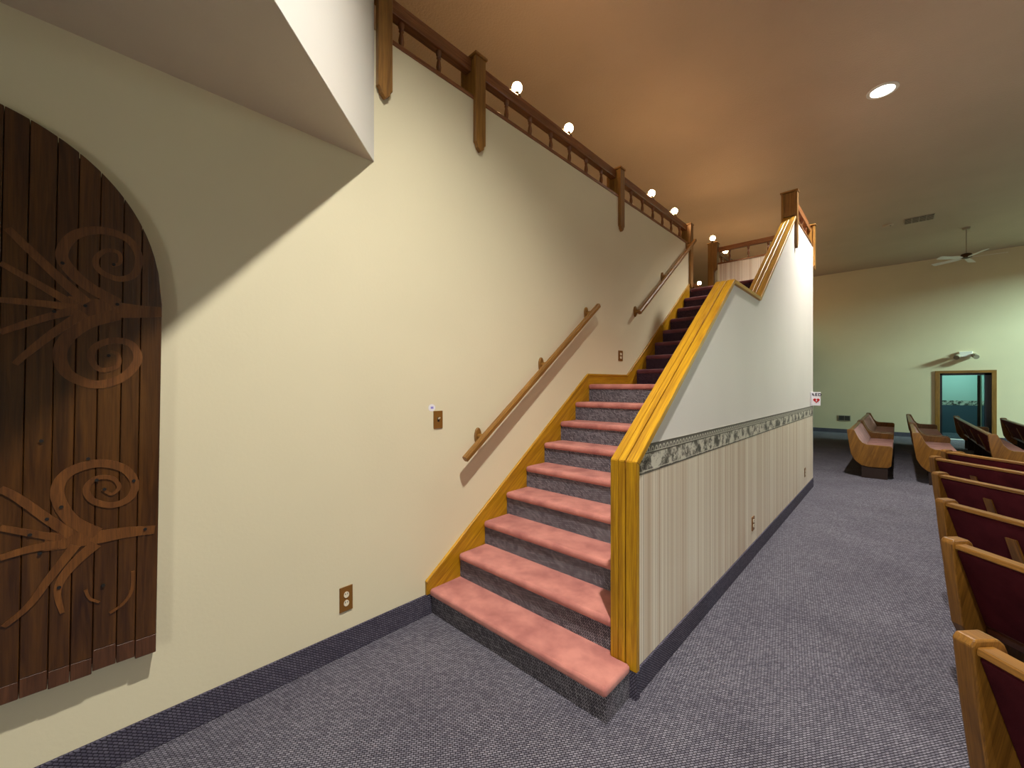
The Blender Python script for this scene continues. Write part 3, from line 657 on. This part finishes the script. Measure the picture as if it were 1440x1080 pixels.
def ribbon(pxs, ws, ox, oy, s):
    pts = [onX(ox + x * s, oy + y * s, XD + .003) for x, y in pxs]
    P = [Vector((p.y, p.z)) for p in pts]
    # Catmull-Rom smoothing
    Q, W = [], []
    for i in range(len(P) - 1):
        p0, p1, p2, p3 = P[max(0, i - 1)], P[i], P[i + 1], P[min(len(P) - 1, i + 2)]
        for k_ in range(5):
            t = k_ / 5
            Q.append(.5 * ((2 * p1) + (p2 - p0) * t + (2 * p0 - 5 * p1 + 4 * p2 - p3) * t * t + (3 * p1 - p0 - 3 * p2 + p3) * t ** 3))
            f_ = (i + t) / (len(P) - 1); W.append(ws[0] + (ws[1] - ws[0]) * f_)
    Q.append(P[-1]); W.append(ws[1])
    b = BM(); A, B_ = [], []
    for i in range(len(Q)):
        d = (Q[min(i + 1, len(Q) - 1)] - Q[max(i - 1, 0)]); d.normalize(); n = Vector((-d.y, d.x)) * W[i] / 2
        for lst, e in ((A, Q[i] + n), (B_, Q[i] - n)): lst.append((e.x, e.y))
    x0, x1 = XD + .0003, XD + .0012 + .0002 * _rb[0]; _rb[0] += 1
    va = [b.verts.new((x1, *p)) for p in A]; vb = [b.verts.new((x1, *p)) for p in B_]
    vc = [b.verts.new((x0, *p)) for p in A]; vd = [b.verts.new((x0, *p)) for p in B_]
    for i in range(len(Q) - 1):
        b.faces.new((va[i], va[i + 1], vb[i + 1], vb[i])); b.faces.new((va[i], vc[i], vc[i + 1], va[i + 1])); b.faces.new((vb[i], vb[i + 1], vd[i + 1], vd[i]))
    b.faces.new((va[0], vb[0], vd[0], vc[0])); b.faces.new((va[-1], vc[-1], vd[-1], vb[-1]))
    bmesh.ops.recalc_face_normals(b, faces=b.faces); obj('hinge_scroll_mark', b, 'ghost', ad, (0, 0, 1))
S1 = (0, 120, .4076)
for px, ws in [
    ([(557, 782), (480, 780), (410, 775), (330, 768), (240, 765)], (.042, .085)),
    ([(410, 752), (300, 690), (228, 620), (215, 570), (260, 515), (350, 500), (440, 530), (480, 590), (465, 650), (410, 668), (345, 640), (330, 600), (365, 570), (410, 578), (414, 612), (385, 622)], (.040, .010)),
    ([(410, 790), (300, 822), (225, 880), (207, 940), (240, 1000), (330, 1032), (420, 1010), (475, 950), (455, 895), (390, 880), (325, 905), (317, 950), (350, 982), (405, 968), (408, 930), (380, 918)], (.044, .012)),
    ([(300, 750), (200, 660), (100, 565), (25, 492)], (.034, .022)), ([(260, 760), (140, 690), (0, 612)], (.030, .018)),
    ([(260, 768), (140, 752), (0, 740)], (.030, .020)), ([(260, 775), (140, 806), (0, 852)], (.030, .020)), ([(290, 785), (190, 850), (105, 915), (50, 962)], (.032, .018))]:
    ribbon(px, ws, *S1)
S2 = (0, 560, .4815)
for px, ws in [
    ([(452, 384), (370, 392), (290, 405), (200, 415), (130, 420)], (.034, .070)),
    ([(285, 395), (212, 358), (172, 300), (172, 250), (212, 210), (290, 190), (360, 205), (393, 245), (380, 290), (330, 312), (272, 300), (252, 265), (280, 234), (328, 234), (348, 260), (325, 280), (300, 266)], (.042, .010)),
    ([(280, 425), (205, 495), (168, 560), (182, 628)], (.040, .012)), ([(388, 505), (385, 560), (360, 600), (320, 628)], (.012, .010)), ([(250, 560), (262, 585), (290, 596)], (.010, .008)),
    ([(210, 400), (135, 350), (50, 290), (0, 265)], (.034, .022)), ([(180, 410), (80, 393), (0, 378)], (.026, .020)), ([(180, 425), (90, 440), (0, 466)], (.030, .022)),
    ([(220, 430), (145, 525), (85, 605), (10, 668)], (.032, .016))]:
    ribbon(px, ws, *S2)
for px in [(160, 372), (153, 500), (165, 428), (120, 430), (76, 438), (58, 620), (88, 370)]:
    p = onX(px[0], px[1], XD + .003); b = BM(); prism(b, [(p.y + .006 * math.cos(a), p.z + .006 * math.sin(a)) for a in [2 * PI * i / 8 for i in range(8)]], 'x', XD + .001, XD + .0062); obj('nail_hole', b, 'black', ad)
for px in [(124, 645), (86, 713), (66, 730), (42, 752), (56, 778), (204, 744), (188, 676), (147, 688), (145, 823), (136, 675), (83, 826)]:
    p = onX(px[0], px[1], XD + .003); b = BM(); prism(b, [(p.y + .006 * math.cos(a), p.z + .006 * math.sin(a)) for a in [2 * PI * i / 8 for i in range(8)]], 'x', XD + .001, XD + .0062); obj('nail_hole', b, 'black', ad)

# ------------------------------------------------------------------ pews
PEW = {}
ENDP = [(0, .812), (.012, .83), (.085, .832), (.105, .815), (.135, .74), (.17, .66), (.215, .605), (.27, .58), (.56, .575), (.595, .56), (.605, .53), (.585, .24), (.54, .20), (.29, .19), (.19, .215), (.11, .29), (.055, .40), (.022, .62)]
def pew_parts(L):
    """meshes in local axes: x along the pew (0 = left end), y forward, z up"""
    if L in PEW: return PEW[L]
    P = []
    t_ = .057
    for x0 in (0, L - t_):
        P.append(('end_panel', prism(BM(), ENDP, 'x', x0, x0 + t_, .006, 2), 'pew', (0, .3, 1)))
        P.append(('foot', box(BM(), x0 + .008, x0 + t_ - .008, .20, .54, 0, .21), 'bark', (0, 1, 0)))
    bk = [(.028, .795), (.052, .80), (.20, .40), (.178, .395)]
    P.append(('back_board', prism(BM(), bk, 'x', t_, L - t_), 'pewd', (1, 0, 0)))
    P.append(('top_rail', prism(BM(), [(.010, .788), (.014, .812), (.066, .814), (.072, .79)], 'x', t_, L - t_, .004, 1), 'pew', (1, 0, 0)))
    P.append(('back_upholstery', prism(BM(), [(.022, .775), (.030, .785), (.185, .42), (.165, .41)], 'x', t_ + .004, L - t_ - .004), 'burg', (1, 0, 0)))
    P.append(('back_cushion', prism(BM(), [(.056, .79), (.085, .775), (.235, .47), (.185, .44)], 'x', t_ + .01, L - t_ - .01, .012, 2), 'mauve', (1, 0, 0)))
    P.append(('seat_board', box(BM(), t_, L - t_, .17, .585, .36, .395, .006, 1), 'pewd', (1, 0, 0)))
    P.append(('seat_cushion', box(BM(), t_ + .006, L - t_ - .006, .19, .60, .395, .46, .02, 3), 'mauve', (1, 0, 0)))
    x = .36
    while x < L - .3:
        P.append(('back_strap', prism(BM(), [(.044, .69), (.060, .69), (.172, .40), (.153, .39)], 'x', x, x + .055), 'pew', (0, -.4, 1)))
        P.append(('foot', box(BM(), x + .01, x + .045, .22, .52, 0, .36), 'bark', (0, 1, 0)))
        x += 1.2
    PEW[L] = [(n, obj(n, b, m, None, g)) for n, b, m, g in P]
    for n, o in PEW[L]: C.objects.unlink(o)
    return PEW[L]
def pew(x, y, rotz, L, label, group, z=0):
    t = thing('pew', label, 'pew', (x, y, z), group, rotz=rotz)
    for n, o in pew_parts(L):
        c = o.copy(); C.objects.link(c); c.parent = t
# near block: the pews point towards the viewer, left end at the aisle
ROT = math.atan2(-FW.y, -FW.x) + math.radians(1.2)
near = [(.124, 1.895, 'nearest oak pew with burgundy back at the lower right edge'), (.159, 3.033, 'oak pew with bright golden top rail, second from the viewer'),
        (.186, 4.055, 'burgundy backed oak pew, third from the viewer'), (.222, 5.286, 'burgundy backed oak pew, fourth from the viewer'),
        (.252, 6.469, 'burgundy backed oak pew, fifth from the viewer'), (.379, 7.211, 'burgundy backed oak pew, sixth and farthest of the slanted rows')]
for x, y, lb in near: pew(x, y, ROT, 3.6, lb, 'slanted pews along the aisle')
# far block: pews run away from the viewer and face right
far = [(-.66, 12.05, 2.6, 'leftmost far pew with its oak end panel facing the aisle'), (-.66, 15.7, 3.45, 'leftmost far pew close to the end wall'),
       (.172, 12.05, 2.6, 'far pew with broad oak end panel, second row from the left'), (.172, 15.7, 3.45, 'second row far pew close to the end wall'),
       (1.06, 15.65, 5.6, 'long far pew with dark burgundy back, in front of the doorway'), (1.82, 15.45, 5.0, 'far pew at the right edge of the picture')]
for x, y, L, lb in far: pew(x, y, -PI / 2, L, lb, 'pews before the far wall')
